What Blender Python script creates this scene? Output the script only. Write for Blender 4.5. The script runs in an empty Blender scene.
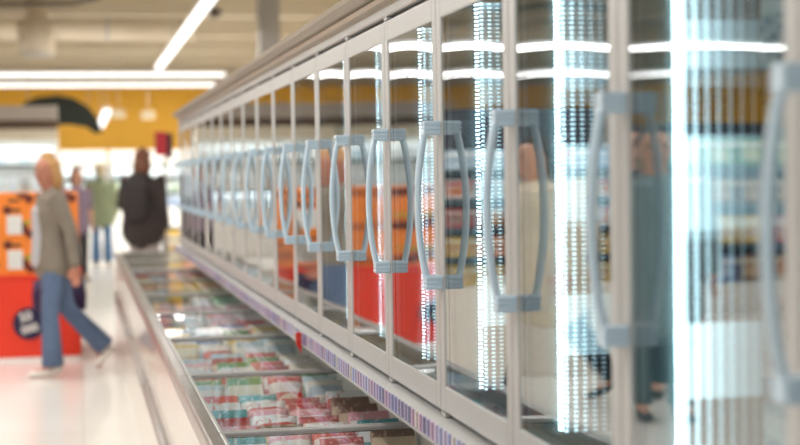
import bpy, bmesh, math, random
from mathutils import Vector, Matrix, Euler
random.seed(7)
C = bpy.context.scene.collection
PI = math.pi

# ------------------------------------------------------------------ materials
MATS = {}
def nm(name):
    m = bpy.data.materials.new(name); m.use_nodes = True
    nt = m.node_tree; nt.nodes.clear()
    out = nt.nodes.new('ShaderNodeOutputMaterial')
    return m, nt, out
def N(nt, t, **kw):
    n = nt.nodes.new(t)
    for k, v in kw.items(): setattr(n, k, v)
    return n
def L(nt, a, b): nt.links.new(a, b)
def math_n(nt, op, a, b=None, clamp=False):
    n = N(nt, 'ShaderNodeMath', operation=op); n.use_clamp = clamp
    for i, v in enumerate((a, b)):
        if v is None: continue
        if isinstance(v, (int, float)): n.inputs[i].default_value = v
        else: L(nt, v, n.inputs[i])
    return n.outputs[0]
def mixc(nt, f, a, b):
    n = N(nt, 'ShaderNodeMix', data_type='RGBA')
    if isinstance(f, (int, float)): n.inputs[0].default_value = f
    else: L(nt, f, n.inputs[0])
    for i, v in ((6, a), (7, b)):
        if isinstance(v, tuple): n.inputs[i].default_value = (*v, 1)
        else: L(nt, v, n.inputs[i])
    return n.outputs[2]
def srgb(h):
    h = h.lstrip('#')
    def f(c):
        c /= 255
        return c / 12.92 if c <= .04045 else ((c + .055) / 1.055) ** 2.4
    return tuple(f(int(h[i:i + 2], 16)) for i in (0, 2, 4))
def pbr(name, col, rough=.5, metal=0., var=.06, scale=8., bump=0., spec=.5, coat=0.):
    if name in MATS: return MATS[name]
    if isinstance(col, str): col = srgb(col)
    m, nt, out = nm(name)
    p = N(nt, 'ShaderNodeBsdfPrincipled')
    tc = N(nt, 'ShaderNodeTexCoord'); no = N(nt, 'ShaderNodeTexNoise')
    no.inputs['Scale'].default_value = scale; no.inputs['Detail'].default_value = 3
    L(nt, tc.outputs['Object'], no.inputs['Vector'])
    c2 = tuple(max(0, c * (1 - 2 * var)) for c in col); c1 = tuple(min(1, c * (1 + var)) for c in col)
    L(nt, mixc(nt, no.outputs['Fac'], c1, c2), p.inputs['Base Color'])
    p.inputs['Roughness'].default_value = rough; p.inputs['Metallic'].default_value = metal
    p.inputs['Specular IOR Level'].default_value = spec
    p.inputs['Coat Weight'].default_value = coat
    if bump:
        b = N(nt, 'ShaderNodeBump'); b.inputs['Strength'].default_value = bump; b.inputs['Distance'].default_value = .01
        L(nt, no.outputs['Fac'], b.inputs['Height']); L(nt, b.outputs[0], p.inputs['Normal'])
    L(nt, p.outputs[0], out.inputs[0]); MATS[name] = m
    return m
def emis(name, col, s):
    if name in MATS: return MATS[name]
    m, nt, out = nm(name)
    e = N(nt, 'ShaderNodeEmission'); e.inputs[0].default_value = (*col, 1); e.inputs[1].default_value = s
    L(nt, e.outputs[0], out.inputs[0]); MATS[name] = m
    return m
def glass(name, tint, boost=1.0):
    """thin clear pane: the face the ray meets first reflects (both surfaces' share), the exit face lets it pass"""
    m, nt, out = nm(name)
    g = N(nt, 'ShaderNodeNewGeometry')
    dot = N(nt, 'ShaderNodeVectorMath', operation='DOT_PRODUCT')
    L(nt, g.outputs['Normal'], dot.inputs[0]); L(nt, g.outputs['Incoming'], dot.inputs[1])
    c = math_n(nt, 'ABSOLUTE', dot.outputs['Value'])
    s = math_n(nt, 'POWER', math_n(nt, 'SUBTRACT', 1., c), 5.)
    R = math_n(nt, 'ADD', math_n(nt, 'MULTIPLY', s, .957), .043)
    R2 = math_n(nt, 'DIVIDE', math_n(nt, 'MULTIPLY', R, 2.), math_n(nt, 'ADD', R, 1.))
    if boost != 1: R2 = math_n(nt, 'MULTIPLY', R2, boost, clamp=True)
    f = math_n(nt, 'MULTIPLY', R2, math_n(nt, 'SUBTRACT', 1., g.outputs['Backfacing']))
    tr = N(nt, 'ShaderNodeBsdfTransparent'); tr.inputs[0].default_value = (*tint, 1)
    gl = N(nt, 'ShaderNodeBsdfGlossy'); gl.inputs['Roughness'].default_value = 0.0
    mx = N(nt, 'ShaderNodeMixShader')
    L(nt, f, mx.inputs[0]); L(nt, tr.outputs[0], mx.inputs[1]); L(nt, gl.outputs[0], mx.inputs[2])
    L(nt, mx.outputs[0], out.inputs[0])
    return m
def pack_mat(name, base, second, third, rough=.35):
    """printed packaging: a coloured ground, a contrasting band, a mottled food picture"""
    if name in MATS: return MATS[name]
    base, second, third = [srgb(c) for c in (base, second, third)]
    m, nt, out = nm(name)
    tc = N(nt, 'ShaderNodeTexCoord'); sp = N(nt, 'ShaderNodeSeparateXYZ'); L(nt, tc.outputs['Generated'], sp.inputs[0])
    x, z = sp.outputs[0], sp.outputs[2]
    vo = N(nt, 'ShaderNodeTexVoronoi'); vo.inputs['Scale'].default_value = 55; L(nt, tc.outputs['Object'], vo.inputs['Vector'])
    # picture patch
    dx = math_n(nt, 'DIVIDE', math_n(nt, 'SUBTRACT', x, .55), .38); dz = math_n(nt, 'DIVIDE', math_n(nt, 'SUBTRACT', z, .38), .26)
    r = math_n(nt, 'ADD', math_n(nt, 'MULTIPLY', dx, dx), math_n(nt, 'MULTIPLY', dz, dz))
    patch = math_n(nt, 'LESS_THAN', r, 1.)
    band = math_n(nt, 'MULTIPLY', math_n(nt, 'GREATER_THAN', z, .66), math_n(nt, 'LESS_THAN', z, .86))
    # stylised lettering blocks inside the band are left plain
    wv = N(nt, 'ShaderNodeTexNoise'); wv.inputs['Scale'].default_value = 70; wv.inputs['Detail'].default_value = 1
    L(nt, tc.outputs['Object'], wv.inputs['Vector'])
    spots = math_n(nt, 'MULTIPLY', math_n(nt, 'GREATER_THAN', wv.outputs['Fac'], .6), .7)
    food = mixc(nt, vo.outputs['Distance'], third, second)
    c = mixc(nt, band, base, second)
    mid = mixc(nt, math_n(nt, 'GREATER_THAN', vo.outputs['Distance'], .35), third, food)
    c = mixc(nt, spots, c, second)
    c = mixc(nt, patch, c, mid)
    p = N(nt, 'ShaderNodeBsdfPrincipled'); L(nt, c, p.inputs['Base Color']); p.inputs['Roughness'].default_value = rough
    no = N(nt, 'ShaderNodeTexNoise'); no.inputs['Scale'].default_value = 30; L(nt, tc.outputs['Object'], no.inputs['Vector'])
    b = N(nt, 'ShaderNodeBump'); b.inputs['Strength'].default_value = .3; b.inputs['Distance'].default_value = .01
    L(nt, no.outputs['Fac'], b.inputs['Height']); L(nt, b.outputs[0], p.inputs['Normal'])
    L(nt, p.outputs[0], out.inputs[0]); MATS[name] = m
    return m

M_FRAME = pbr('satin_grey_frame', '#bdbcb9', .34, .2, .02, 3)
M_ALU = pbr('brushed_aluminium', '#bdbcb9', .3, .4, .05, 14)
M_DARK = pbr('dark_gasket', '#3b3430', .6)
M_HANDLE = pbr('blue_grey_plastic', '#c6dae6', .26, .0, .02, 5, spec=.6, coat=.3)
M_CREAM = pbr('cream_enamel', '#e6ded0', .14, 0., .02, 2, coat=.5)
M_CORNICE = pbr('warm_grey_enamel', '#b1a493', .35, .1, .03, 3)
M_CORN2 = pbr('taupe_enamel', '#a09382', .4, .1, .03, 3)
M_LINER = pbr('white_liner', '#dcdad2', .35, 0., .02, 3)
M_BUMPER = pbr('grey_bumper', '#9a918b', .4)
M_WHITE = pbr('white_paint', '#efece6', .4)
M_GLASS = glass('door_glass', (.9, .94, .94), 1.35)
M_LIDG = glass('lid_glass', (.97, .985, .985), .7)
M_SHELF = pbr('white_wire_shelf', '#d8dde0', .4, .3)

def led_mat():
    m, nt, out = nm('led_dots')
    tc = N(nt, 'ShaderNodeTexCoord'); sp = N(nt, 'ShaderNodeSeparateXYZ'); L(nt, tc.outputs['Object'], sp.inputs[0])
    w = math_n(nt, 'FRACT', math_n(nt, 'DIVIDE', math_n(nt, 'ADD', sp.outputs[2], 10.), .0098))
    on = math_n(nt, 'LESS_THAN', math_n(nt, 'ABSOLUTE', math_n(nt, 'SUBTRACT', w, .5)), .2)
    e = N(nt, 'ShaderNodeEmission'); e.inputs[0].default_value = (.7, .9, 1., 1)
    L(nt, math_n(nt, 'ADD', math_n(nt, 'MULTIPLY', on, 32.), .2), e.inputs[1])
    L(nt, e.outputs[0], out.inputs[0]); return m
def ghost_glow_mat():  # added glow: fading columns imitate the lamp strip's repeated reflections in the glass
    m, nt, out = nm('ghost_glow')
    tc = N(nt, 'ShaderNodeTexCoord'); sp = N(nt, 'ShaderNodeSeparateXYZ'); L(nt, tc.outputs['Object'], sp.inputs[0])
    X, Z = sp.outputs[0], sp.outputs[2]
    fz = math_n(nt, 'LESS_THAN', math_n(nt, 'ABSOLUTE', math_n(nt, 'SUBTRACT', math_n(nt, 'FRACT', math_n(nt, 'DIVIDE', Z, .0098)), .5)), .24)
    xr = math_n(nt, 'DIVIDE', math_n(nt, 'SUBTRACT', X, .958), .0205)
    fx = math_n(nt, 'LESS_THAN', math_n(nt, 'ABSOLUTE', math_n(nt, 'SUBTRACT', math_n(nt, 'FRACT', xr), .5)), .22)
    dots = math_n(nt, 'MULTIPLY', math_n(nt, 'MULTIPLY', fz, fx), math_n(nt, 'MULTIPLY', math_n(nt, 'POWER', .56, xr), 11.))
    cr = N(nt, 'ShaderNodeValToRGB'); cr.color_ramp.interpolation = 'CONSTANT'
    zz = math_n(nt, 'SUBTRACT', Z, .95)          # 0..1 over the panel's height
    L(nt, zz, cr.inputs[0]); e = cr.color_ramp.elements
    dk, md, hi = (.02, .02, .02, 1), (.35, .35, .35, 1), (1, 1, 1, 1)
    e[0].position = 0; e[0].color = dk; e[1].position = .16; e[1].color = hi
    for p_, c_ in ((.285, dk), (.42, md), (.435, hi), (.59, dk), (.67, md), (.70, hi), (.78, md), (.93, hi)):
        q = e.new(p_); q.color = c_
    base = math_n(nt, 'MULTIPLY', cr.outputs[0], math_n(nt, 'MULTIPLY', math_n(nt, 'POWER', .74, xr), 2.6))  # banded glow stands in for lit white packs behind
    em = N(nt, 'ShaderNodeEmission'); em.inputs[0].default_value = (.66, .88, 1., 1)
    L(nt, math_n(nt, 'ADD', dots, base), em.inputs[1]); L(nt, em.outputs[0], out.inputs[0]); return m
M_LED = led_mat(); M_GHOST = ghost_glow_mat()

def ticket_mat():
    m, nt, out = nm('price_tickets')
    tc = N(nt, 'ShaderNodeTexCoord'); sp = N(nt, 'ShaderNodeSeparateXYZ'); L(nt, tc.outputs['Object'], sp.inputs[0])
    yy = math_n(nt, 'DIVIDE', sp.outputs[1], .041)
    cell = math_n(nt, 'FLOOR', yy); fr = math_n(nt, 'FRACT', yy)
    wn = N(nt, 'ShaderNodeTexWhiteNoise', noise_dimensions='1D'); L(nt, cell, wn.inputs['W'])
    cr = N(nt, 'ShaderNodeValToRGB'); cr.color_ramp.interpolation = 'CONSTANT'
    els = cr.color_ramp.elements
    cols = ['#7d78a0', '#a993bd', '#5866a8', '#b98aa6', '#93a0cc', '#c2b4d0', '#484c7c', '#d2c8ae']
    els[0].color = (*srgb(cols[0]), 1); els[1].position = .125; els[1].color = (*srgb(cols[1]), 1)
    for i in range(2, 8):
        e = els.new(i * .125); e.color = (*srgb(cols[i]), 1)
    L(nt, wn.outputs['Value'], cr.inputs[0])
    gap = math_n(nt, 'GREATER_THAN', fr, .86)
    ink = math_n(nt, 'MULTIPLY', math_n(nt, 'GREATER_THAN', fr, .12), math_n(nt, 'LESS_THAN', fr, .5))
    c = mixc(nt, math_n(nt, 'MULTIPLY', ink, .8), cr.outputs[0], srgb('#35325e'))
    c = mixc(nt, gap, c, srgb('#d6d0e2'))
    p = N(nt, 'ShaderNodeBsdfPrincipled'); L(nt, c, p.inputs['Base Color']); p.inputs['Roughness'].default_value = .35
    p.inputs['Coat Weight'].default_value = .1
    L(nt, p.outputs[0], out.inputs[0]); return m
M_TICKET = ticket_mat()

# ------------------------------------------------------------------ geometry helpers
class MB:
    def __init__(s): s.v = []; s.f = []; s.mi = []
    def add(s, vs, fs, mi=0):
        o = len(s.v); s.v += [tuple(v) for v in vs]; s.f += [tuple(i + o for i in f) for f in fs]; s.mi += [mi] * len(fs); return s
    def box(s, x0, x1, y0, y1, z0, z1, mi=0):
        vs = [(x, y, z) for x in (x0, x1) for y in (y0, y1) for z in (z0, z1)]
        return s.add(vs, [(0, 1, 3, 2), (4, 6, 7, 5), (0, 4, 5, 1), (2, 3, 7, 6), (0, 2, 6, 4), (1, 5, 7, 3)], mi)
    def prism(s, prof, axis, a0, a1, mi=0):
        """closed outline prof (2-D points) swept along axis 0/1/2 from a0 to a1"""
        n = len(prof); vs = []
        for a in (a0, a1):
            for (p, q) in prof:
                vs.append({0: (a, p, q), 1: (p, a, q), 2: (p, q, a)}[axis])
        fs = [(i, (i + 1) % n, n + (i + 1) % n, n + i) for i in range(n)] + [tuple(range(n))[::-1], tuple(range(n, 2 * n))]
        return s.add(vs, fs, mi)
    def loft(s, pts, rad, ref=(1, 0, 0), n=14, cap=True, mi=0):
        pts = [Vector(p) for p in pts]; ref = Vector(ref)
        rad = [(r, r) if isinstance(r, (int, float)) else r for r in rad]
        if cap:
            t0 = (pts[0] - pts[1]).normalized(); t1 = (pts[-1] - pts[-2]).normalized()
            r0 = min(rad[0]); r1 = min(rad[-1])
            A = [(pts[0] + t0 * r0 * math.sin(a), (rad[0][0] * math.cos(a), rad[0][1] * math.cos(a))) for a in (1.35, .9, .45)]
            B = [(pts[-1] + t1 * r1 * math.sin(a), (rad[-1][0] * math.cos(a), rad[-1][1] * math.cos(a))) for a in (.45, .9, 1.35)]
            pts = [p for p, _ in A] + pts + [p for p, _ in B]; rad = [r for _, r in A] + rad + [r for _, r in B]
        vs = []
        for i, p in enumerate(pts):
            t = (pts[min(i + 1, len(pts) - 1)] - pts[max(i - 1, 0)]).normalized()
            sd = ref - t * ref.dot(t)
            if sd.length < .05: sd = Vector((0, 1, 0)) - t * t.y
            sd.normalize(); up = t.cross(sd)
            for k in range(n):
                a = 2 * PI * k / n
                vs.append(p + sd * rad[i][0] * math.cos(a) + up * rad[i][1] * math.sin(a))
        fs = []
        for i in range(len(pts) - 1):
            for k in range(n):
                fs.append((i * n + k, i * n + (k + 1) % n, (i + 1) * n + (k + 1) % n, (i + 1) * n + k))
        fs.append(tuple(range(n))[::-1]); fs.append(tuple(range((len(pts) - 1) * n, len(pts) * n)))
        return s.add(vs, fs, mi)
    def ell(s, c, r, n=14, mi=0):
        vs = []; fs = []; m = n // 2 + 1
        for i in range(1, m):
            th = PI * i / m
            for k in range(n):
                a = 2 * PI * k / n
                vs.append((c[0] + r[0] * math.sin(th) * math.cos(a), c[1] + r[1] * math.sin(th) * math.sin(a), c[2] + r[2] * math.cos(th)))
        for i in range(m - 2):
            for k in range(n): fs.append((i * n + k, (i + 1) * n + k, (i + 1) * n + (k + 1) % n, i * n + (k + 1) % n))
        t = len(vs); vs += [(c[0], c[1], c[2] + r[2]), (c[0], c[1], c[2] - r[2])]
        for k in range(n):
            fs.append((t, k, (k + 1) % n)); fs.append((t + 1, (m - 2) * n + (k + 1) % n, (m - 2) * n + k))
        return s.add(vs, fs, mi)
    def mesh(s, name):
        me = bpy.data.meshes.new(name); me.from_pydata(s.v, [], s.f); me.update()
        bm = bmesh.new(); bm.from_mesh(me); bmesh.ops.recalc_face_normals(bm, faces=bm.faces); bm.to_mesh(me); bm.free()
        if any(s.mi):
            for p, i in zip(me.polygons, s.mi): p.material_index = i
        return me
    def build(s, name, mats, parent=None, bevel=0., smooth=False, loc=None):
        me = s.mesh(name)
        for m in (mats if isinstance(mats, (list, tuple)) else [mats]): me.materials.append(m)
        o = bpy.data.objects.new(name, me); C.objects.link(o)
        if parent: o.parent = parent
        if loc: o.location = loc
        if bevel:
            b = o.modifiers.new('bevel', 'BEVEL'); b.width = bevel; b.segments = 2; b.limit_method = 'ANGLE'
        if smooth:
            for p in me.polygons: p.use_smooth = True
        return o
def tag(o, label, cat, group=None, kind=None):
    if label: o['label'] = label
    if cat: o['category'] = cat
    if group: o['group'] = group
    if kind: o['kind'] = kind
    return o
def empty(name, loc=(0, 0, 0), rz=0., label=None, cat=None, group=None):
    o = bpy.data.objects.new(name, None); C.objects.link(o); o.location = loc; o.rotation_euler = (0, 0, rz)
    o.empty_display_size = .1
    tag(o, label, cat, group); return o
def copy_tree(o, parent=None):
    c = o.copy(); C.objects.link(c); c.parent = parent
    for ch in list(o.children): copy_tree(ch, c)
    return c
def ring(y0, y1, z0, z1, w0, w1, wt, wb, x0, x1):
    """rectangular door frame in the Y-Z plane as one mesh"""
    m = MB(); m.box(x0, x1, y0, y0 + w0, z0, z1); m.box(x0, x1, y1 - w1, y1, z0, z1)
    m.box(x0, x1, y0 + w0, y1 - w1, z0, z0 + wb); m.box(x0, x1, y0 + w0, y1 - w1, z1 - wt, z1)
    return m

# ------------------------------------------------------------------ camera
F = 1500.; HC = 1.49
cam = bpy.data.cameras.new('camera'); co = bpy.data.objects.new('camera', cam); C.objects.link(co)
cam.sensor_width = 36; cam.lens = F / 800 * 36; cam.clip_start = .05; cam.clip_end = 300
psi = math.atan(321.3 / F); pit = math.atan(51.3 / F * math.cos(psi)); roll = .015
co.location = (0, 0, HC)
co.matrix_world = Matrix.Translation((0, 0, HC)) @ Matrix.Rotation(-psi, 4, 'Z') @ Matrix.Rotation(PI / 2 - pit, 4, 'X') @ Matrix.Rotation(-roll, 4, 'Z')
cam.dof.use_dof = True; cam.dof.focus_distance = 4.15; cam.dof.aperture_fstop = 2.4
bpy.context.scene.camera = co

# ------------------------------------------------------------------ setting
def structure(o): o['kind'] = 'structure'; return o
# floor: pale polished tiles
m, nt, out = nm('pale_floor_tiles')
tc = N(nt, 'ShaderNodeTexCoord'); br = N(nt, 'ShaderNodeTexBrick'); L(nt, tc.outputs['Object'], br.inputs['Vector'])
br.inputs['Scale'].default_value = 1; br.inputs['Brick Width'].default_value = .6; br.inputs['Row Height'].default_value = .6
br.offset = 0; br.inputs['Mortar Size'].default_value = .003
br.inputs['Color1'].default_value = (*srgb('#f2efe9'), 1); br.inputs['Color2'].default_value = (*srgb('#efebe4'), 1); br.inputs['Mortar'].default_value = (*srgb('#dcd4c8'), 1)
p = N(nt, 'ShaderNodeBsdfPrincipled'); L(nt, br.outputs['Color'], p.inputs['Base Color']); p.inputs['Roughness'].default_value = .22
L(nt, p.outputs[0], out.inputs[0]); M_FLOOR = m
structure(MB().box(-16, 9, -6, 46, -.1, 0).build('floor', M_FLOOR))
M_CEIL = pbr('tan_ceiling', '#a3957c', .8, 0, .08, .6)
structure(MB().box(-16, 9, -6, 46, 5.3, 5.4).build('ceiling', M_CEIL))
# back wall: yellow fascia below a tan upper wall
M_YEL = pbr('yellow_wall', '#f2b838', .6, 0, .04, .8)
M_TAN = pbr('tan_wall', '#c9bda6', .8, 0, .06, .8)
structure(MB().box(-16, 9, 46, 46.2, 0, 5.3).build('wall_back', M_TAN))
structure(MB().box(-16, 9, 45.8, 45.99, 2.1, 4.15).build('trim_1', M_YEL))
structure(MB().box(9, 9.2, -6, 46, 0, 5.3).build('wall_right', M_TAN))
structure(MB().box(-16.2, -16, -6, 46, 0, 5.3).build('wall_left', M_TAN))
structure(MB().box(-15.99, -15.85, -6, 45.8, 2.2, 4.0).build('trim_2', M_YEL))
M_BEAM = pbr('pale_beam', '#c9bda6', .7, 0, .05, 1)
for i, y in enumerate([6, 11, 16, 21, 26, 31, 35.5, 40, 44]):
    structure(MB().box(-16, 9, y, y + .35, 4.75, 5.3).build('trim_%d' % (i + 3), M_BEAM))
structure(MB().box(2.89, 3.22, 24, 24.35, 0, 5.3).build('column', pbr('grey_column', '#a9a49d', .6), bevel=.01))

# ceiling services
M_DUCT = pbr('pale_duct', '#d5c9b5', .5, .2, .05, 2)
def duct(x0, x1, y, z, r, label):
    t = empty('ventilation_duct', (0, 0, 0), 0, label, 'duct')
    MB().loft([(x0, y, z), ((x0 + x1) / 2, y, z), (x1, y, z)], [r] * 3, (0, 0, 1), 24, cap=False).build('tube', M_DUCT, t, smooth=True)
    n = int((x1 - x0) / 1.5)
    for k in range(n):
        x = x0 + .7 + k * 1.5
        MB().loft([(x - .03, y, z), (x + .03, y, z)], [r * 1.05] * 2, (0, 0, 1), 24, cap=False).build('joint_collar', M_ALU, t)
    for k in range(3):
        x = x0 + 1 + k * (x1 - x0 - 2) / 2
        MB().box(x - .01, x + .01, y - .01, y + .01, z + r, 5.3).build('hanger', M_ALU, t)
    return t
duct(-12, 2.6, 33.5, 4.75, .28, 'long pale round ventilation duct crossing under the ceiling beams')
duct(-12, 2.2, 27.5, 4.95, .12, 'thin pale pipe crossing under the ceiling nearest the camera')
t = empty('air_diffuser', (-.72, 30, 0), 0, 'white drum air diffuser hanging from the ceiling above the orange cartons', 'air diffuser')
MB().loft([(0, 0, 5.3), (0, 0, 4.6), (0, 0, 4.5), (0, 0, 3.9)], [.2, .2, .36, .34], (1, 0, 0), 24, cap=False).build('drum', M_DUCT, t, smooth=True)
MB().loft([(0, 0, 3.899), (0, 0, 3.85)], [.31, .3], (1, 0, 0), 24, cap=False).build('rim', M_ALU, t)
t = empty('dome_camera', (1.87 + .55, 26.5, 0), 0, 'small dark dome camera under the ceiling right of the light strip', 'camera')
MB().ell((0, 0, 4.35), (.11, .11, .12)).build('dome', pbr('smoked_dome', '#4a4038', .1), t, smooth=True)
MB().loft([(0, 0, 4.4), (0, 0, 4.48)], [.13, .12], cap=False).build('mount', M_DUCT, t)
MB().box(-.015, .015, -.015, .015, 4.48, 5.3).build('stem', M_ALU, t)

t = empty('cable_tray', (0, 0, 0), 0, 'dark bent cable tray under the ceiling at the upper left', 'cable tray')
MB().loft([(-9, 28, 4.62), (-1.2, 28, 4.62), (0, 28.1, 4.66), (.45, 28.3, 4.8), (.62, 28.5, 5.28)], [(.09, .05)] * 5, (0, 1, 0), 12, cap=False).build('tray', pbr('dark_tray', '#5c5346', .6), t, smooth=True)
for x in (-8, -4, -1.5): MB().box(x - .01, x + .01, 27.99, 28.01, 4.68, 5.3).build('hanger', M_ALU, t)
# lamps
M_TUBE = emis('lamp_diffuser', (1., .985, .96), 2.0)
def strip_light(a, b, z, label, group=None, w=.16):
    ax, ay = a; bx, by = b
    t = empty('strip_light', (0, 0, 0), 0, label, 'ceiling light', group)
    if ax == bx:
        MB().box(ax - w / 2, ax + w / 2, ay, by, z, z + .05).build('housing', M_WHITE, t)
        MB().box(ax - w / 2 + .005, ax + w / 2 - .005, ay + .01, by - .01, z - .065, z - .001).build('diffuser', M_TUBE, t)
        n = max(2, int((by - ay) / 4))
        for k in range(n):
            y = ay + .5 + k * (by - ay - 1) / (n - 1); MB().box(ax - .006, ax + .006, y - .006, y + .006, z + .05, 5.3).build('hanger', M_ALU, t)
    else:
        MB().box(ax, bx, ay - w / 2, ay + w / 2, z, z + .05).build('housing', M_WHITE, t)
        MB().box(ax + .01, bx - .01, ay - w / 2 + .005, ay + w / 2 - .005, z - .065, z - .001).build('diffuser', M_TUBE, t)
        n = max(2, int((bx - ax) / 4))
        for k in range(n):
            x = ax + .5 + k * (bx - ax - 1) / (n - 1); MB().box(x - .006, x + .006, ay - .006, ay + .006, z + .05, 5.3).build('hanger', M_ALU, t)
strip_light((1.87, 19), (1.87, 35), 4.0, 'long white strip light running away above the freezer cornice')
strip_light((-14, 37.3), (3.62, 37.3), 4.0, 'upper of two white strip lights across the shop by the yellow wall', w=.2)
strip_light((-3.3, 41.5), (3.75, 41.5), 4.0, 'lower of two white strip lights across the shop by the yellow wall', w=.2)
strip_light((.60, 30.5), (.60, 40), 2.83, 'short low white strip light in front of the yellow wall', w=.16)
strip_light((-14, 29), (-2.4, 29), 4.0, 'third white strip light across the shop, mirrored in the freezer doors', w=.2)
strip_light((-3.2, 1), (-3.2, 19), 4.0, 'long strip light over the aisle left of the freezers', w=.2)
strip_light((-7.5, 1), (-7.5, 19), 4.0, 'long strip light over the far left aisle', w=.2)
strip_light((1.87, 1), (1.87, 17), 4.0, 'long strip light directly above the freezers out of frame', w=.2)
strip_light((5.0, 23), (5.0, 43), 4.0, 'added unseen strip light over the aisle behind the freezers, brightening the back wall', w=.2)  # this and the next are added out of view to light the back wall
strip_light((7.4, 23), (7.4, 43), 4.0, 'added unseen strip light by the right wall, brightening the back wall', w=.2)
strip_light((-.9, 1), (-.9, 17), 4.2, 'long strip light over the walkway beside the chest freezers', w=.2)

# ------------------------------------------------------------------ upright freezers (4 doors each) and chests
P0 = 1.665; PITCH = .62; XD = .85
def post(n): return P0 + PITCH * n
ZD0, ZD1 = .913, 1.912
def make_handle():
    m = MB()
    zc0, zc1 = 1.225, 1.595
    for zc in (zc0, zc1):
        m.box(-.04, .0, -.016, .016, zc - .017, zc + .017)
        for k in (-1, 0, 1):
            m.box(-.043, -.002, -.0185, .0185, zc + k * .0105 - .0038, zc + k * .0105 + .0038)
    pts = []; rad = []
    for i in range(17):
        u = i / 16; z = zc0 - .008 + (zc1 - zc0 + .016) * u
        bow = 4 * u * (1 - u)
        pts.append((-.030 - .026 * bow ** .85, 0, z)); rad.append((.0088, .008))
    m.loft(pts, rad, (1, 0, 0), 12, cap=False)
    return m
HANDLE_ME = None
def bowed_pane(y0, y1, z0, z1, x, th=.004, sag=0.0):
    m = MB(); ny, nz = 12, 12; vs = []; fs = []
    for side in (0, 1):
        for i in range(ny + 1):
            for j in range(nz + 1):
                u = i / ny; v = j / nz
                s = sag * (1 - (2 * u - 1) ** 2) * (1 - (2 * v - 1) ** 2)
                vs.append((x + side * th + s, y0 + (y1 - y0) * u, z0 + (z1 - z0) * v))
    q = (ny + 1) * (nz + 1); w = nz + 1
    for side in (0, 1):
        for i in range(ny):
            for j in range(nz):
                a = side * q + i * w + j; f = (a, a + w, a + w + 1, a + 1)
                fs.append(f if side else f[::-1])
    for i in range(ny):
        for j in (0, nz):
            a = i * w + j; fs.append((a, a + w, a + w + q, a + q))
    for j in range(nz):
        for i in (0, ny):
            a = i * w + j; fs.append((a, a + 1, a + 1 + q, a + q))
    return m.add(vs, fs)
SAG = .0013
def make_door(unit):
    """built with its near post at y = 0"""
    y0, y1 = .003, PITCH - .003
    d = ring(y0, y1, ZD0, ZD1, .040, .040, .056, .062, XD, XD + .012).build('door', M_FRAME, unit, bevel=.003)
    g = MB(); g.box(XD + .0125, XD + .024, y0 + .005, y0 + .02, ZD0 + .01, ZD1 - .01); g.box(XD + .0125, XD + .024, y1 - .02, y1 - .005, ZD0 + .01, ZD1 - .01)
    g.box(XD + .0125, XD + .024, y0 + .0201, y1 - .0201, ZD0 + .01, ZD0 + .03); g.box(XD + .0125, XD + .024, y0 + .0201, y1 - .0201, ZD1 - .03, ZD1 - .01)
    g.build('gasket', M_DARK, d)
    for k, (x, sg) in enumerate(((XD + .003, SAG), (XD + .015, SAG))):
        gp = bowed_pane(y0 + .0405, y1 - .0405, ZD0 + .0625, ZD1 - .0565, x, .004, sg).build('glass_pane', M_GLASS, d)
        for q in gp.data.polygons: q.use_smooth = True
        gp.data.set_sharp_from_angle(angle=.6)
        gp['label'] = 'clear glass pane'
    h = make_handle().build('handle', M_HANDLE, d, bevel=.0015, loc=(XD, y1 - .022, 0)); h['label'] = 'bowed blue-grey handle on ribbed brackets'
    for z in (ZD0 - .0105, ZD1 + .0015): MB().box(XD - .003, XD + .012, y1 - .05, y1 - .012, z, z + .009).build('hinge_bracket', M_ALU, d, bevel=.001)
    for z in (ZD0 - .009, ZD1 + .001): MB().loft([(XD + .012, y0 + .025, z), (XD + .012, y0 + .025, z + .008)], [.006, .006], cap=False).build('hinge_pin', M_ALU, d)
    return d
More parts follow.
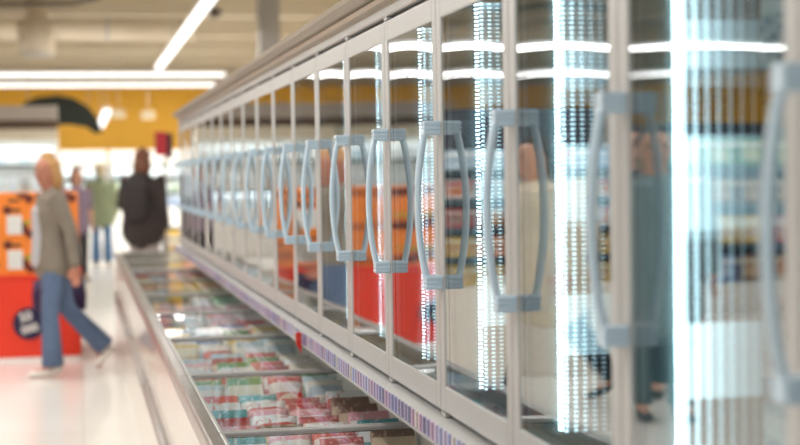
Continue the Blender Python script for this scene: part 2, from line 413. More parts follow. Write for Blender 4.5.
def make_unit():
    W = 4 * PITCH
    u = empty('upright_freezer', (XD, 0, .84))
    def off(o): o.location = Vector(o.location) - Vector((XD, 0, .84)); return o
    c = MB()
    c.box(.86, 1.55, 0, W, .842, .895)
    c.box(1.51, 1.55, 0, W, .896, 1.93); c.box(.901, 1.55, 0, W, 1.932, 2.03)
    off(c.build('casing', pbr('grey_liner', '#8b9490', .45, 0., .03, 3), u))
    off(MB().prism([(.797, .872), (.797, .9), (.86, .9), (.895, .905), (.895, .843), (.85, .843)], 1, .0005, W - .0005).build('sill', M_FRAME, u, bevel=.002))
    off(MB().prism([(.792, .868), (.792, .908), (.7965, .908), (.7965, .868)], 1, .0005, W - .0005).build('price_rail', M_TICKET, u))
    off(MB().prism([(.787, .8625), (.787, .867), (.80, .8675), (.80, .8625)], 1, .0005, W - .0005).build('rail_lip', M_ALU, u))
    # cornice in steps
    off(MB().prism([(.85, 1.925), (.846, 1.93), (.846, 1.947), (.85, 1.95), (.88, 1.95), (.88, 1.925)], 1, .0005, W - .0005).build('fascia', M_FRAME, u))
    off(MB().prism([(.855, 1.9505), (.852, 1.958), (.832, 1.962), (.826, 1.974), (.835, 1.979), (.90, 1.979), (.90, 1.9505)], 1, .0005, W - .0005).build('cornice', M_CORNICE, u))
    off(MB().prism([(.838, 1.9795), (.815, 1.984), (.794, 1.998), (.79, 2.012), (.80, 2.018), (.90, 2.05), (1.1, 2.06), (1.1, 2.0305), (.90, 2.0305), (.90, 1.9795)], 1, .0005, W - .0005).build('top_moulding', M_CORN2, u))
    off(MB().box(.862, .872, 0, W, 1.9, 1.9315).build('head_seal', M_DARK, u))
    off(MB().box(.862, .872, 0, W, .9052, .93).build('foot_seal', M_DARK, u))
    for z in (1.13, 1.38, 1.64):
        off(MB().box(1.1165, 1.45, .012, W - .012, z - .012, z).build('shelf', M_SHELF, u))
        off(MB().box(1.108, 1.116, .012, W - .012, z - .03, z + .012).build('shelf_rail', pbr('dark_blue_rail', '#3f5668', .3), u))
    for k in range(4):
        mu = off(MB().box(.885, .955, k * PITCH + .012, k * PITCH + .035, .9055, 1.93).build('mullion', pbr('teal_grey_mullion', '#5f7273', .3), u))
        ls = MB().box(.950, .957, k * PITCH + .002, k * PITCH + .0115, .96, 1.9).build('led_strip', M_LED, mu); ls['label'] = 'glowing strip of small white lamps'
        fin = MB().box(.958, 1.105, k * PITCH + .014, k * PITCH + .022, .95, 1.9).build('ghost_glow_panel', M_GHOST, mu); fin['label'] = 'added glowing panel imitating mirrored lamp columns and bright packs'
    for k in range(4):
        d = make_door(u); d.location = (-XD, k * PITCH, -.84)
    return u
ORD = ['nearest', 'second nearest', 'middle', 'second farthest', 'farthest']
proto = make_unit()
units = []
NU = 5; N0 = -2
for i in range(NU):
    o = proto if i == 0 else copy_tree(proto)
    o.location = (XD, post(N0 + 4 * i), .84)
    lab = ['nearest four-door upright freezer, its big blurred handles at the right edge',
           'four-door upright freezer holding the sharply focused handles, second from the camera',
           'four-door upright freezer in the middle of the row, third from the camera',
           'four-door upright freezer second from the far end of the row',
           'farthest four-door upright freezer, at the end below the yellow wall'][i]
    tag(o, lab, 'freezer', 'upright glass door freezers above the chest freezers'); units.append(o)
YE = post(N0 + 4 * NU)
# end panel of the row, a part of the last unit
e = MB().box(.845, 1.55, 0, .03, .842, 2.01).build('end_panel', M_FRAME, units[-1], bevel=.004, loc=(-XD, 4 * PITCH + .001, -.84))
e = MB().box(.885, .955, -.02, -.0005, .9055, 1.93).build('mullion', M_FRAME, units[-1], loc=(-XD, 4 * PITCH, -.84))

# ---- chest freezers
ZL = .772
def make_chest(W, nl):
    t = empty('chest_freezer', (.34, 0, 0))
    def off(o): o.location = Vector(o.location) - Vector((.34, 0, 0)); return o
    b = MB()
    b.box(.34, .366, .001, W - .001, .36, .715)       # outer wall core
    b.box(.985, 1.54, .001, W - .001, .03, .835)      # rear body under the uprights
    b.box(.366, .985, .001, W - .001, .40, .50)       # tub floor
    off(b.build('tub', M_LINER, t))
    for k in range(nl):
        a = W / nl
        off(MB().box(.331, .3395, k * a + .004, (k + 1) * a - .004, .42, .714).build('front_panel', M_CREAM, t, bevel=.002))
    off(MB().loft([(.326, .002, .392), (.326, W / 2, .392), (.326, W - .002, .392)], [(.022, .027)] * 3, (0, 0, 1), 14, cap=False).build('bumper', M_BUMPER, t, smooth=True))
    off(MB().box(.312, .345, .002, W - .002, .0, .362).build('kick_plate', M_CREAM, t, bevel=.003))
    off(MB().prism([(.326, .716), (.326, ZL - .004), (.334, ZL + .004), (.366, ZL + .004), (.366, .716)], 1, .001, W - .001).build('rim', pbr('brushed_rim', '#a8a39d', .28, .75, .1, 9), t, bevel=.003))
    off(MB().box(.9855, 1.0, .001, W - .001, .836, .8405).build('rear_rail', M_ALU, t))
    for k in range(nl):
        a = W / nl; y0, y1 = k * a + .002, (k + 1) * a - .002
        m = MB()
        m.box(.367, .984, y0, y0 + .02, ZL - .006, ZL + .007); m.box(.367, .984, y1 - .02, y1, ZL - .006, ZL + .007)
        m.box(.367, .379, y0 + .0205, y1 - .0205, ZL - .006, ZL + .006); m.box(.972, .984, y0 + .0205, y1 - .0205, ZL - .006, ZL + .006)
        lf = off(m.build('lid', M_ALU, t, bevel=.003))
        g = MB().box(.3795, .9715, y0 + .0205, y1 - .0205, ZL - .004, ZL + .001).build('glass_pane', M_LIDG, lf); g['label'] = 'clear glass lid pane'
        MB().box(.367, .984, y1 + .0002, y1 + .0038, ZL - .012, ZL + .006).build('seal_strip', M_DARK, lf)
    return t
cp = make_chest(4 * PITCH, 2)
clab = ['chest freezer nearest the camera under the first upright, almost out of frame',
        'chest freezer with glass lids of red, pink and teal packs, foreground',
        'third chest freezer from the camera, white and pale packs under its lids',
        'chest freezer fourth from the camera, a strip light mirrored in its lids',
        'chest freezer fifth from the camera, yellow packs under its lids']
for i in range(NU):
    o = cp if i == 0 else copy_tree(cp)
    o.location = (.34, post(N0 + 4 * i), 0); tag(o, clab[i], 'freezer', 'chest freezers in a row')
ce = make_chest(1.5, 1); ce.location = (.34, YE, 0); tag(ce, 'short end chest freezer past the last upright, beside the person in dark jacket', 'freezer')
MB().box(.326, 1.54, 1.501, 1.53, 0, ZL + .004).build('end_panel', M_CREAM, ce, loc=(-.34, 0, 0))

# ------------------------------------------------------------------ frozen packs
PAL = [('red', '#d8343a', '#f3e9e6', '#e9b48a'), ('pink', '#e9a0ac', '#f7f2f0', '#c8434c'), ('white', '#eef0f0', '#d23b44', '#d9a05b'),
       ('teal', '#2fa3ac', '#eef4f4', '#b98455'), ('blue', '#4a78b8', '#e8eef6', '#9fc0dc'), ('green', '#4e9a4c', '#f0f3e4', '#c9cf6a'),
       ('yellow', '#e8bf3c', '#f8efd0', '#b5722e'), ('orange', '#e27a34', '#f6e7d6', '#8c3f22'), ('brown', '#6f4a38', '#d9c3a3', '#b78755'),
       ('cream', '#e5dccb', '#a9b9c6', '#c79a75'), ('crimson', '#b8283c', '#eac6bc', '#5a2d26'), ('pale blue', '#b6d2de', '#f2f6f8', '#5c93b4')]
PAL += [('clean white', '#f1f5f6', '#e6eef2', '#d6e4ea'), ('ice blue', '#d5e6ee', '#f2f6f8', '#a9cfe0')]
PM = {n: pack_mat('pack_' + n.replace(' ', '_'), a, b, c) for n, a, b, c in PAL}
def bag_mesh(w, h, d):
    m = MB(); nu, nv = 10, 12; vs = []; fs = []
    for side in (-1, 1):
        for i in range(nu + 1):
            for j in range(nv + 1):
                u, v = i / nu, j / nv
                t = (max(0, 1 - (2 * u - 1) ** 2)) ** .45 * (max(0, 1 - (2 * v - 1) ** 2)) ** .4
                wr = .05 * d * math.sin(9 * u + 5 * v)
                vs.append(((u - .5) * w * (1 - .06 * math.sin(PI * v)), side * (t * d / 2 + .0012) + wr * t, v * h))
    q = (nu + 1) * (nv + 1); w_ = nv + 1
    for s_, side in enumerate((-1, 1)):
        for i in range(nu):
            for j in range(nv):
                a = s_ * q + i * w_ + j; fs.append((a, a + w_, a + w_ + 1, a + 1))
    for i in range(nu):
        for j in (0, nv): a = i * w_ + j; fs.append((a, a + w_, a + w_ + q, a + q))
    for j in range(nv):
        for i in (0, nu): a = i * w_ + j; fs.append((a, a + 1, a + 1 + q, a + q))
    return m.add(vs, fs)
def carton_mesh(w, h, d):
    m = MB(); m.box(-w / 2, w / 2, -d / 2, d / 2, 0, h); m.box(-w / 2 + .006, w / 2 - .006, -d / 2 - .0008, -d / 2 + .001, h - .03, h - .027)
    return m
PROTO = {}
def item(kind, col, w, h, d, loc, rot=(0, 0, 0), label='', group=None, cat=None):
    key = (kind, col, w, h, d)
    if key not in PROTO:
        if kind == 'frozen_bag': me = bag_mesh(w, h, d).mesh(kind)
        elif kind == 'bottle':
            mm = MB(); r = w / 2
            mm.loft([(0, 0, 0), (0, 0, h * .6), (0, 0, h * .75), (0, 0, h * .86), (0, 0, h)], [r, r, r * .8, r * .35, r * .33], n=12, cap=False); me = mm.mesh(kind)
        else: me = carton_mesh(w, h, d).mesh(kind)
        me.materials.append(PM[col] if col in PM else MATS[col])
        if kind != 'carton' and kind != 'frozen_box' :
            for p_ in me.polygons: p_.use_smooth = True
        PROTO[key] = me
    o = bpy.data.objects.new(kind, PROTO[key]); C.objects.link(o)
    if kind in ('frozen_box', 'carton') and h > .1:
        b = o.modifiers.new('bevel', 'BEVEL'); b.width = .002; b.segments = 1
    o.location = loc; o.rotation_euler = rot
    return tag(o, label, cat or {'frozen_bag': 'frozen food bag', 'frozen_box': 'frozen food box', 'carton': 'carton', 'bottle': 'bottle'}[kind], group)
cols = [p[0] for p in PAL[:12]]
BAY = ['first', 'second', 'third', 'fourth', 'fifth', 'sixth', 'seventh', 'eighth', 'ninth', 'tenth']
ROW = ['by the outer rim', 'second row in', 'third row in', 'below the price rail']
PREF = {0: ['pink', 'red', 'white', 'teal', 'blue'], 1: ['pink', 'red', 'white', 'crimson', 'teal', 'brown'], 2: ['red', 'white', 'teal', 'pink', 'crimson', 'brown', 'white'],
        3: ['white', 'pink', 'crimson', 'pale blue', 'green', 'red', 'cream'], 4: ['white', 'pale blue', 'cream', 'blue', 'yellow'], 5: ['white', 'cream', 'pale blue', 'pink'],
        6: ['yellow', 'cream', 'brown', 'pale blue', 'green'], 7: ['yellow', 'orange', 'cream'], 8: ['cream', 'white', 'red'], 9: ['white', 'cream']}
for bi in range(10):
    y0 = post(1 + 2 * bi - 1) + .0          # lids start at even posts
    y0 = post(2 * bi)
    if y0 > YE - .1: break
    yb = y0 + 2 * PITCH
    for ci in range(4):
        xc = .452 + ci * .149
        style = (bi * 2 + ci) % 3
        cs = PREF[bi]
        kind = 'frozen_box' if style == 1 else 'frozen_bag'
        n = (7, 6, 6)[style]
        step = (yb - y0 - .28) / n
        for k in range(n):
            col = cs[(k + ci * 2 + bi) % len(cs)] if (k % 3) else cs[(ci + bi) % len(cs)]
            if bi == 4 and ci == 2 and k in (2, 3): col = 'green'
            y = y0 + .04 + step * (k + .15)
            nth = ['first', 'second', 'third', 'fourth', 'fifth', 'sixth', 'seventh'][k]
            lab = '%s frozen food %s under the %s lid, %s pack %s' % (col, 'bag' if kind == 'frozen_bag' else 'box', BAY[bi], nth, ROW[ci])
            zr = random.uniform(-.05, .05)
            if style == 0:
                item(kind, col, .133, .24, .045, (xc, y, .533), (-.78, 0, zr), lab, 'packs in the chest freezers')
            elif style == 1:
                item(kind, col, .130, .26, .035, (xc, y, .54), (-.85, 0, zr), lab, 'packs in the chest freezers')
            else:
                item(kind, col, .134, .27, .05, (xc, y, .535), (-.82, 0, zr), lab, 'packs in the chest freezers')

# packs on the shelves behind the doors
SH = [(.896, 'bottom'), (1.131, 'second'), (1.381, 'third'), (1.641, 'top')]
DN = ['first', 'second', 'third', 'fourth', 'fifth', 'sixth', 'seventh', 'eighth', 'ninth', 'tenth', 'eleventh', 'twelfth', 'thirteenth', 'fourteenth', 'fifteenth', 'sixteenth', 'seventeenth', 'eighteenth']
SC = {0: ['white', 'pale blue', 'green', 'white'], 1: ['white', 'crimson', 'pale blue', 'white'], 2: ['white', 'pale blue', 'white', 'cream'], 3: ['white', 'pale blue', 'green', 'white']}
for dn in range(18):
    nn = 3 if dn < 6 else 2
    for si, (z, sn) in enumerate(SH):
        for k in range(nn):
            mg = .1 if nn == 3 else .14; y = post(dn) + mg + (PITCH - 2 * mg) * k / (nn - 1)
            col = SC[si][(k * 3 + dn) % 4]
            hh = (.17, .19, .2, .21)[(k + si + dn) % 4]
            item('frozen_box' if (k + dn + si) % 2 else 'frozen_bag', col, .17 if nn == 3 else .24, hh, .05 if nn == 3 else .06,
                 (1.19 + .02 * ((k + si) % 3), y, z + .001), (0, 0, -PI / 2 + random.uniform(-.1, .1)),
                 '%s pack on the %s shelf behind the %s door, %s along' % (col, sn, DN[dn], ['first', 'second', 'third'][k]), 'packs on the shelves of the upright freezers')
# red flag on the price rail
t = tag(MB().prism([(.785, .835), (.768, .865), (.766, .905), (.774, .912), (.786, .908), (.7865, .862), (.7865, .83)], 1, 5.42, 5.44).build('shelf_flag', pbr('red_plastic', '#d6382c', .3), bevel=.0004), 'small red plastic flag clipped to the price rail', 'shelf marker')

# ------------------------------------------------------------------ red promotion stand and orange cartons
M_RED = pbr('red_card', '#ee3a1c', .45, 0, .02, 2)
t = empty('promotion_stand', (-1.15, 12.5, 0), 0, 'wide red promotion stand on the floor under the orange cartons', 'display stand')
pr = []
def rrect(x0, x1, y0, y1, r):
    pts = []
    for cx, cy, a0 in ((x1 - r, y0 + r, -PI / 2), (x1 - r, y1 - r, 0), (x0 + r, y1 - r, PI / 2), (x0 + r, y0 + r, PI)):
        for k in range(6): a = a0 + k * PI / 10; pts.append((cx + r * math.cos(a), cy + r * math.sin(a)))
    return pts
MB().prism(rrect(-1.15, 1.15, 0, 1.2, .05), 2, .035, .68).build('base', M_RED, t)
MB().prism(rrect(-1.15, 1.15, .001, 1.19, .05), 2, 0, .034).build('plinth', M_WHITE, t)
MB().prism(rrect(-1.16, 1.16, -.01, 1.21, .05), 2, .6805, .70).build('deck', M_RED, t)
M_NAVY = pbr('navy_print', '#1d1840', .5)
FONT_MAT = M_WHITE
def text_mesh(body, size, name, mat, parent, loc, rot, ext=.002):
    cu = bpy.data.curves.new(name, 'FONT'); cu.body = body; cu.size = size; cu.align_x = 'CENTER'; cu.extrude = ext; cu.offset = .002
    o = bpy.data.objects.new(name, cu); C.objects.link(o)
    dg = bpy.context.evaluated_depsgraph_get(); me = bpy.data.meshes.new_from_object(o.evaluated_get(dg))
    bpy.data.objects.remove(o)
    o = bpy.data.objects.new(name, me); C.objects.link(o); me.materials.clear(); me.materials.append(mat)
    o.parent = parent; o.location = loc; o.rotation_euler = rot
    return o
for k, sx in enumerate((-.41, -1.24)):
    s_ = MB(); n = 28
    s_.prism([(.13 * math.cos(2 * PI * i / n), .31 + .13 * math.sin(2 * PI * i / n)) for i in range(n)], 1, -.016, -.001)
    so = s_.build('round_badge', M_NAVY, t, loc=(sx + 1.15, 0, 0)); so['label'] = 'round navy badge with white print'
    text_mesh('50', .1, 'print', M_WHITE, so, (-.02, -.019, .335), (PI / 2, -.25, 0)); text_mesh('000', .09, 'print', M_WHITE, so, (.01, -.019, .24), (PI / 2, -.25, 0))
# orange printed cartons
m, nt, out = nm('orange_print')
tc = N(nt, 'ShaderNodeTexCoord'); vo = N(nt, 'ShaderNodeTexVoronoi'); vo.inputs['Scale'].default_value = 9; L(nt, tc.outputs['Object'], vo.inputs['Vector'])
v2 = N(nt, 'ShaderNodeTexVoronoi'); v2.inputs['Scale'].default_value = 6; L(nt, tc.outputs['Object'], v2.inputs['Vector'])
c = mixc(nt, math_n(nt, 'LESS_THAN', vo.outputs['Distance'], .4), srgb('#f58a2e'), srgb('#6b2a1a'))
c = mixc(nt, math_n(nt, 'LESS_THAN', v2.outputs['Distance'], .17), c, srgb('#a8a535'))
p = N(nt, 'ShaderNodeBsdfPrincipled'); L(nt, c, p.inputs['Base Color']); p.inputs['Roughness'].default_value = .5; L(nt, p.outputs[0], out.inputs[0])
M_ORP = m
def make_crate(h, label=True):
    t = empty('orange_carton')
    b = MB(); b.box(-.167, .167, 0, .54, 0, h - .003); b.box(-.1675, .1675, -.002, .542, h - .02, h - .002)
    b.build('box', M_ORP, t, bevel=.003)
    if label: MB().box(-.06, .06, -.0065, -.0025, .05, .205).build('paper_label', pbr('label_paper', '#e4e4de', .6), t)
    MB().box(-.045, .045, -.0035, -.0021, h - .05 if label else .03, h - .028 if label else .05).build('hand_slot', M_DARK, t)
    return t
big = make_crate(.283); low = make_crate(.1, False); used = set()
for r in range(3):
    for ccol in range(6):
        for dp in range(2):
            src = low if r == 2 else big
            o = copy_tree(src) if src.name in used else src; used.add(src.name)
            o.location = (-.17 - ccol * .34, 12.53 + dp * .56, .7005 + r * .2835)
            tag(o, '%s, %s from the right, %s row of the stack' % (['orange printed carton in the bottom layer', 'orange printed carton in the upper layer', 'shallow orange tray on top'][r], ['first', 'second', 'third', 'fourth', 'fifth', 'sixth'][ccol], ['front', 'back'][dp]), 'carton', 'orange cartons stacked on the red stand')

# ------------------------------------------------------------------ shelving
def shelf_unit(x0, x1, y, zb, zs, depth, items, label, cat, canopy=None, lamp=0., name='wall_cooler', base=M_WHITE, seed=1, dark=None):
    rnd = random.Random(seed)
    t = empty(name, ((x0 + x1) / 2, y, 0), 0, label, cat)
    w = (x1 - x0) / 2
    MB().box(-w, w, 0, depth, 0, zb).build('base', base, t, bevel=.01)
    top = zs[-1] + .45
    MB().box(-w, w, depth - .05, depth, zb + .001, top).build('back_panel', dark or M_LINER, t)
    for s_ in (-1, 1): MB().box(min(s_ * w, s_ * (w - .03)), max(s_ * w, s_ * (w - .03)), .05, depth - .051, zb + .001, top).build('side_panel', M_WHITE, t)
    for z in zs[1:]:
        MB().box(-w + .031, w - .031, .08, depth - .051, z - .03, z - .001).build('shelf', M_WHITE, t)
        MB().box(-w + .031, w - .031, .07, .0795, z - .04, z + .005).build('shelf_rail', pbr('shelf_rail_dark', '#46525c', .4), t)
    if canopy:
        if y < 40:
            MB().box(-w, w, -.02, depth, top + .001, top + .17).build('light_panel', pbr('beige_panel', '#e4d8be', .5), t)
            MB().box(-w, w, .05, depth, top + .171, top + .33).build('dark_recess', pbr('brown_recess', '#6b5546', .7), t)
            MB().box(-w, w, -.08, depth, top + .331, top + canopy).build('canopy', pbr('canopy_grey', '#b9aea2', .5), t, bevel=.01)
        else: MB().box(-w, w, -.05, depth, top + .001, top + canopy).build('canopy', pbr('canopy_grey', '#b9aea2', .5) if y < 40 else pbr('canopy_white', '#f4efe6', .5), t, bevel=.01)
        if lamp:
            MB().box(-w + .05, w - .05, .02, .06, top - .03, top).build('lamp', emis('cooler_lamp_%d' % lamp, (.85, .95, 1.), lamp), t)
            MB().box(-w, w, -.02, -.005, top - .05, top).build('lamp_cover', pbr('beige_panel', '#e4d8be', .5), t)
            for z in zs[1:]:
                MB().box(-w + .05, w - .05, .1, .13, z - .039, z - .031).build('lamp', emis('cooler_lamp_%d' % lamp, (.85, .95, 1.), lamp), t)
    kind, palette, iw, ih, grp, txt = items
    for zi, z in enumerate(zs):
        n = int((2 * w - .1) / iw)
        for k in range(n):
            xx = -w + .06 + (k + .5) * (2 * w - .12) / n
            col = palette[zi % len(palette)]; col = rnd.choice(col)
            item(kind, col, round(iw * .86, 3), ih, min(.12, iw * .8), ((x0 + x1) / 2 + xx, y + .2, z + .0015), (0, 0, 0), txt, grp)
    return t
shelf_unit(-2.75, -.33, 27, .85, [.851, 1.2, 1.72], .8, ('carton', [['clean white', 'ice blue'], ['clean white', 'clean white', 'cream'], ['clean white', 'ice blue']], .2, .3, 'white cartons in the bright cooler', 'small white carton in the bright cooler behind the orange cartons'),
           'bright lit wall cooler with grey canopy behind the orange cartons', 'cooler', .58, 38.)
shelf_unit(-5.3, -2.8, 27, .85, [.851, 1.2, 1.72], .8, ('carton', [['clean white'], ['ice blue', 'clean white'], ['clean white', 'pale blue']], .25, .3, 'cartons in the left cooler', 'pale carton in the wall cooler left of the bright one'),
           'second lit wall cooler left of the first, mirrored in far doors', 'cooler', .58, 38.)
for k, x in enumerate((-12.6, -9.9, -7.2, -4.5, -1.8, .9, 3.6)):
    shelf_unit(x, x + 2.6, 43.8, .6, [.601, 1.0, 1.45], .9, ('bottle', [['clean white', 'ice blue', 'blue'], ['clean white', 'green', 'cream'], ['clean white', 'ice blue', 'clean white']], .27, .3, 'bottles in back wall cooler %s' % 'abcdefg'[k].upper(), 'small pale bottle in the %s back wall cooler from the left' % DN[k]),
               'white wall cooler against the back wall, %s from the left' % DN[k], 'cooler', .35, 24., seed=k)
shelf_unit(-2.1, -.86, 10.45, .66, [.661, .87, 1.08, 1.29, 1.5], .5, ('carton', [['yellow', 'brown'], ['yellow', 'cream', 'orange'], ['white', 'brown', 'crimson'], ['pale blue', 'white', 'yellow'], ['pale blue', 'white', 'blue']], .1, .14, 'small cartons on the white gondola', 'small coloured carton on the white gondola left of the aisle'),
           'white gondola shelf with rows of cartons, mirrored in the fourth glass door', 'shelf', name='gondola_shelf', base=pbr('cream_plinth', '#e8dfd2', .4), dark=pbr('dark_back', '#3a3c48', .5))
for k, y in enumerate((14.5, 17.5)):
    shelf_unit(-6.5, -3.6, y, .3, [.301, .7, 1.1, 1.5], .6, ('carton', [['blue', 'green', 'brown'], ['red', 'yellow', 'brown'], ['white', 'brown', 'blue'], ['green', 'cream', 'crimson']], .24, .28, 'cartons on left gondola %s' % 'AB'[k], 'mixed carton on the %s of two long left gondolas' % ('nearer', 'farther')[k]),
               ('nearer', 'farther')[k] + ' of two long gondola shelves left of the orange cartons', 'shelf', name='gondola_shelf', seed=20 + k, dark=pbr('dark_back', '#3a3c48', .5))

# green arch sign, hanging
def px(x, y, d): return ((x - 78) / 1569 * d, HC + (174 + (-.015) * (x - 78) - y) / 1500 * d)
t = empty('hanging_arch', (0, 35, 0), 0, 'dark green curved arch sign hanging before the yellow wall', 'sign')
prof = [px(x, y, 35) for x, y in ((20, 108), (28, 101), (40, 96.5), (60, 94), (76, 97), (90, 105), (99, 116), (104, 130), (96, 131), (88, 125), (70, 122.5), (52, 124), (20, 132))]
MB().prism(prof, 1, 0, .12).build('arch_board', pbr('dark_green', '#101a0a', .5), t)
for x in (30, 90):
    a, b = px(x, 104, 35); MB().box(a - .008, a + .008, .05, .07, b + .02, 5.3).build('hanger', M_ALU, t)
for k, (x, y, d) in enumerate(((120, 112, 36), (150, 113, 36))):
    a, b = px(x, y, d)
    t = empty('exit_lamp' if 0 else 'emergency_light', (a, d, b), 0, 'small white fitting hanging before the yellow wall, %s of two' % ('left', 'right')[k], 'light fitting')
    MB().box(-.16, .16, -.05, .05, -.1, .1).build('case', pbr('cream_case', '#d9c8a6', .5), t, bevel=.02); MB().box(-.008, .008, -.008, .008, .1, 5.3 - b).build('hanger', M_ALU, t)
# red sign on a pole
t = empty('pole_sign', (1.13, 20, 0), 0, 'red and maroon sign on a grey pole beyond the last upright freezer', 'sign')
MB().loft([(0, 0, .03), (0, 0, 2.0)], [.02, .02], cap=False).build('pole', M_ALU, t); MB().loft([(0, 0, 0), (0, 0, .03)], [.2, .19], n=24, cap=False).build('foot', M_ALU, t)
MB().box(-.13, .02, -.03, -.021, 1.76, 2.07).build('board', pbr('red_board', '#b8202c', .5), t, bevel=.004)
MB().box(.0205, .1, -.03, -.021, 1.72, 2.05).build('board', pbr('maroon_board', '#4a1420', .5), t, bevel=.004)

# trolley beyond the chests with golden packs
t = empty('shopping_trolley', (1.06, 15.0, 0), 0, 'small wire shopping trolley past the end chest freezer', 'trolley')
M_WIRE = pbr('chrome_wire', '#a9a9aa', .25, .9)
m = MB()
for z in (.45, .6, .75, .88): 
    for a, b in (((-.24, -.3), (.24, -.3)), ((.24, -.3), (.24, .3)), ((.24, .3), (-.24, .3)), ((-.24, .3), (-.24, -.3))):
        m.loft([(a[0], a[1], z), (b[0], b[1], z)], [.005, .005], (0, 0, 1), 6, cap=False)
for i in range(9):
    x = -.24 + i * .06
    for y in (-.3, .3): m.loft([(x, y, .45), (x, y, .88)], [.003, .003], n=6, cap=False)
    m.loft([(x, -.3, .45), (x, .3, .45)], [.003, .003], (0, 0, 1), 6, cap=False)
for i in range(1, 10):
    y = -.3 + i * .06
    for x in (-.24, .24): m.loft([(x, y, .45), (x, y, .88)], [.003, .003], n=6, cap=False)
m.build('basket', M_WIRE, t)
MB().loft([(-.25, -.38, .98), (.25, -.38, .98)], [.013, .013], (0, 0, 1), cap=False).build('push_handle', M_DARK, t)
for x in (-.22, .22):
    MB().loft([(x, -.37, .98), (x, -.29, .86), (x, -.26, .2), (x, .28, .12)], [.011] * 4, (1, 0, 0), 8, cap=False).build('side_frame', M_WIRE, t)
    for y in (-.26, .28): MB().loft([(x - .015, y, .06), (x + .015, y, .06)], [.06, .06], (0, 0, 1), 16, cap=False).build('wheel', M_DARK, t)
for k, (dx, col) in enumerate(((-.155, 'yellow'), (0, 'orange'), (.155, 'yellow'))):
    item('frozen_bag', col, .14, .5, .12, (1.06 + dx, 14.85, .47), (-.12, 0, 0), '%s pack standing in the shopping trolley, %s of three' % ({'yellow': 'golden', 'orange': 'orange'}[col], ('left', 'middle', 'right')[k]), 'packs in the trolley', 'food pack')

# ------------------------------------------------------------------ people
def fuse(mb, voxel, smooth=6):
    me = mb.mesh('tmp'); o = bpy.data.objects.new('tmp', me); C.objects.link(o)
    r = o.modifiers.new('r', 'REMESH'); r.mode = 'VOXEL'; r.voxel_size = voxel; r.use_smooth_shade = True
    s = o.modifiers.new('s', 'SMOOTH'); s.factor = .5; s.iterations = smooth
    dg = bpy.context.evaluated_depsgraph_get(); me2 = bpy.data.meshes.new_from_object(o.evaluated_get(dg))
    bpy.data.objects.remove(o); bpy.data.meshes.remove(me)
    for p_ in me2.polygons: p_.use_smooth = True
    return me2
BASE = dict(head=(0, -.02, 1.575), neck=(0, 0, 1.42), chest=(0, 0, 1.27), waist=(0, 0, 1.08), hip=(0, 0, .93),
            shL=(.165, 0, 1.385), elL=(.215, .03, 1.11), wrL=(.225, -.03, .87), haL=(.222, -.06, .79),
            shR=(-.165, 0, 1.385), elR=(-.215, .03, 1.11), wrR=(-.225, -.03, .87), haR=(-.222, -.06, .79),
            hpL=(.088, 0, .90), knL=(.095, -.01, .49), anL=(.1, .025, .085), toL=(.11, -.13, .03),
            hpR=(-.088, 0, .90), knR=(-.095, -.01, .49), anR=(-.1, .025, .085), toR=(-.11, -.13, .03))
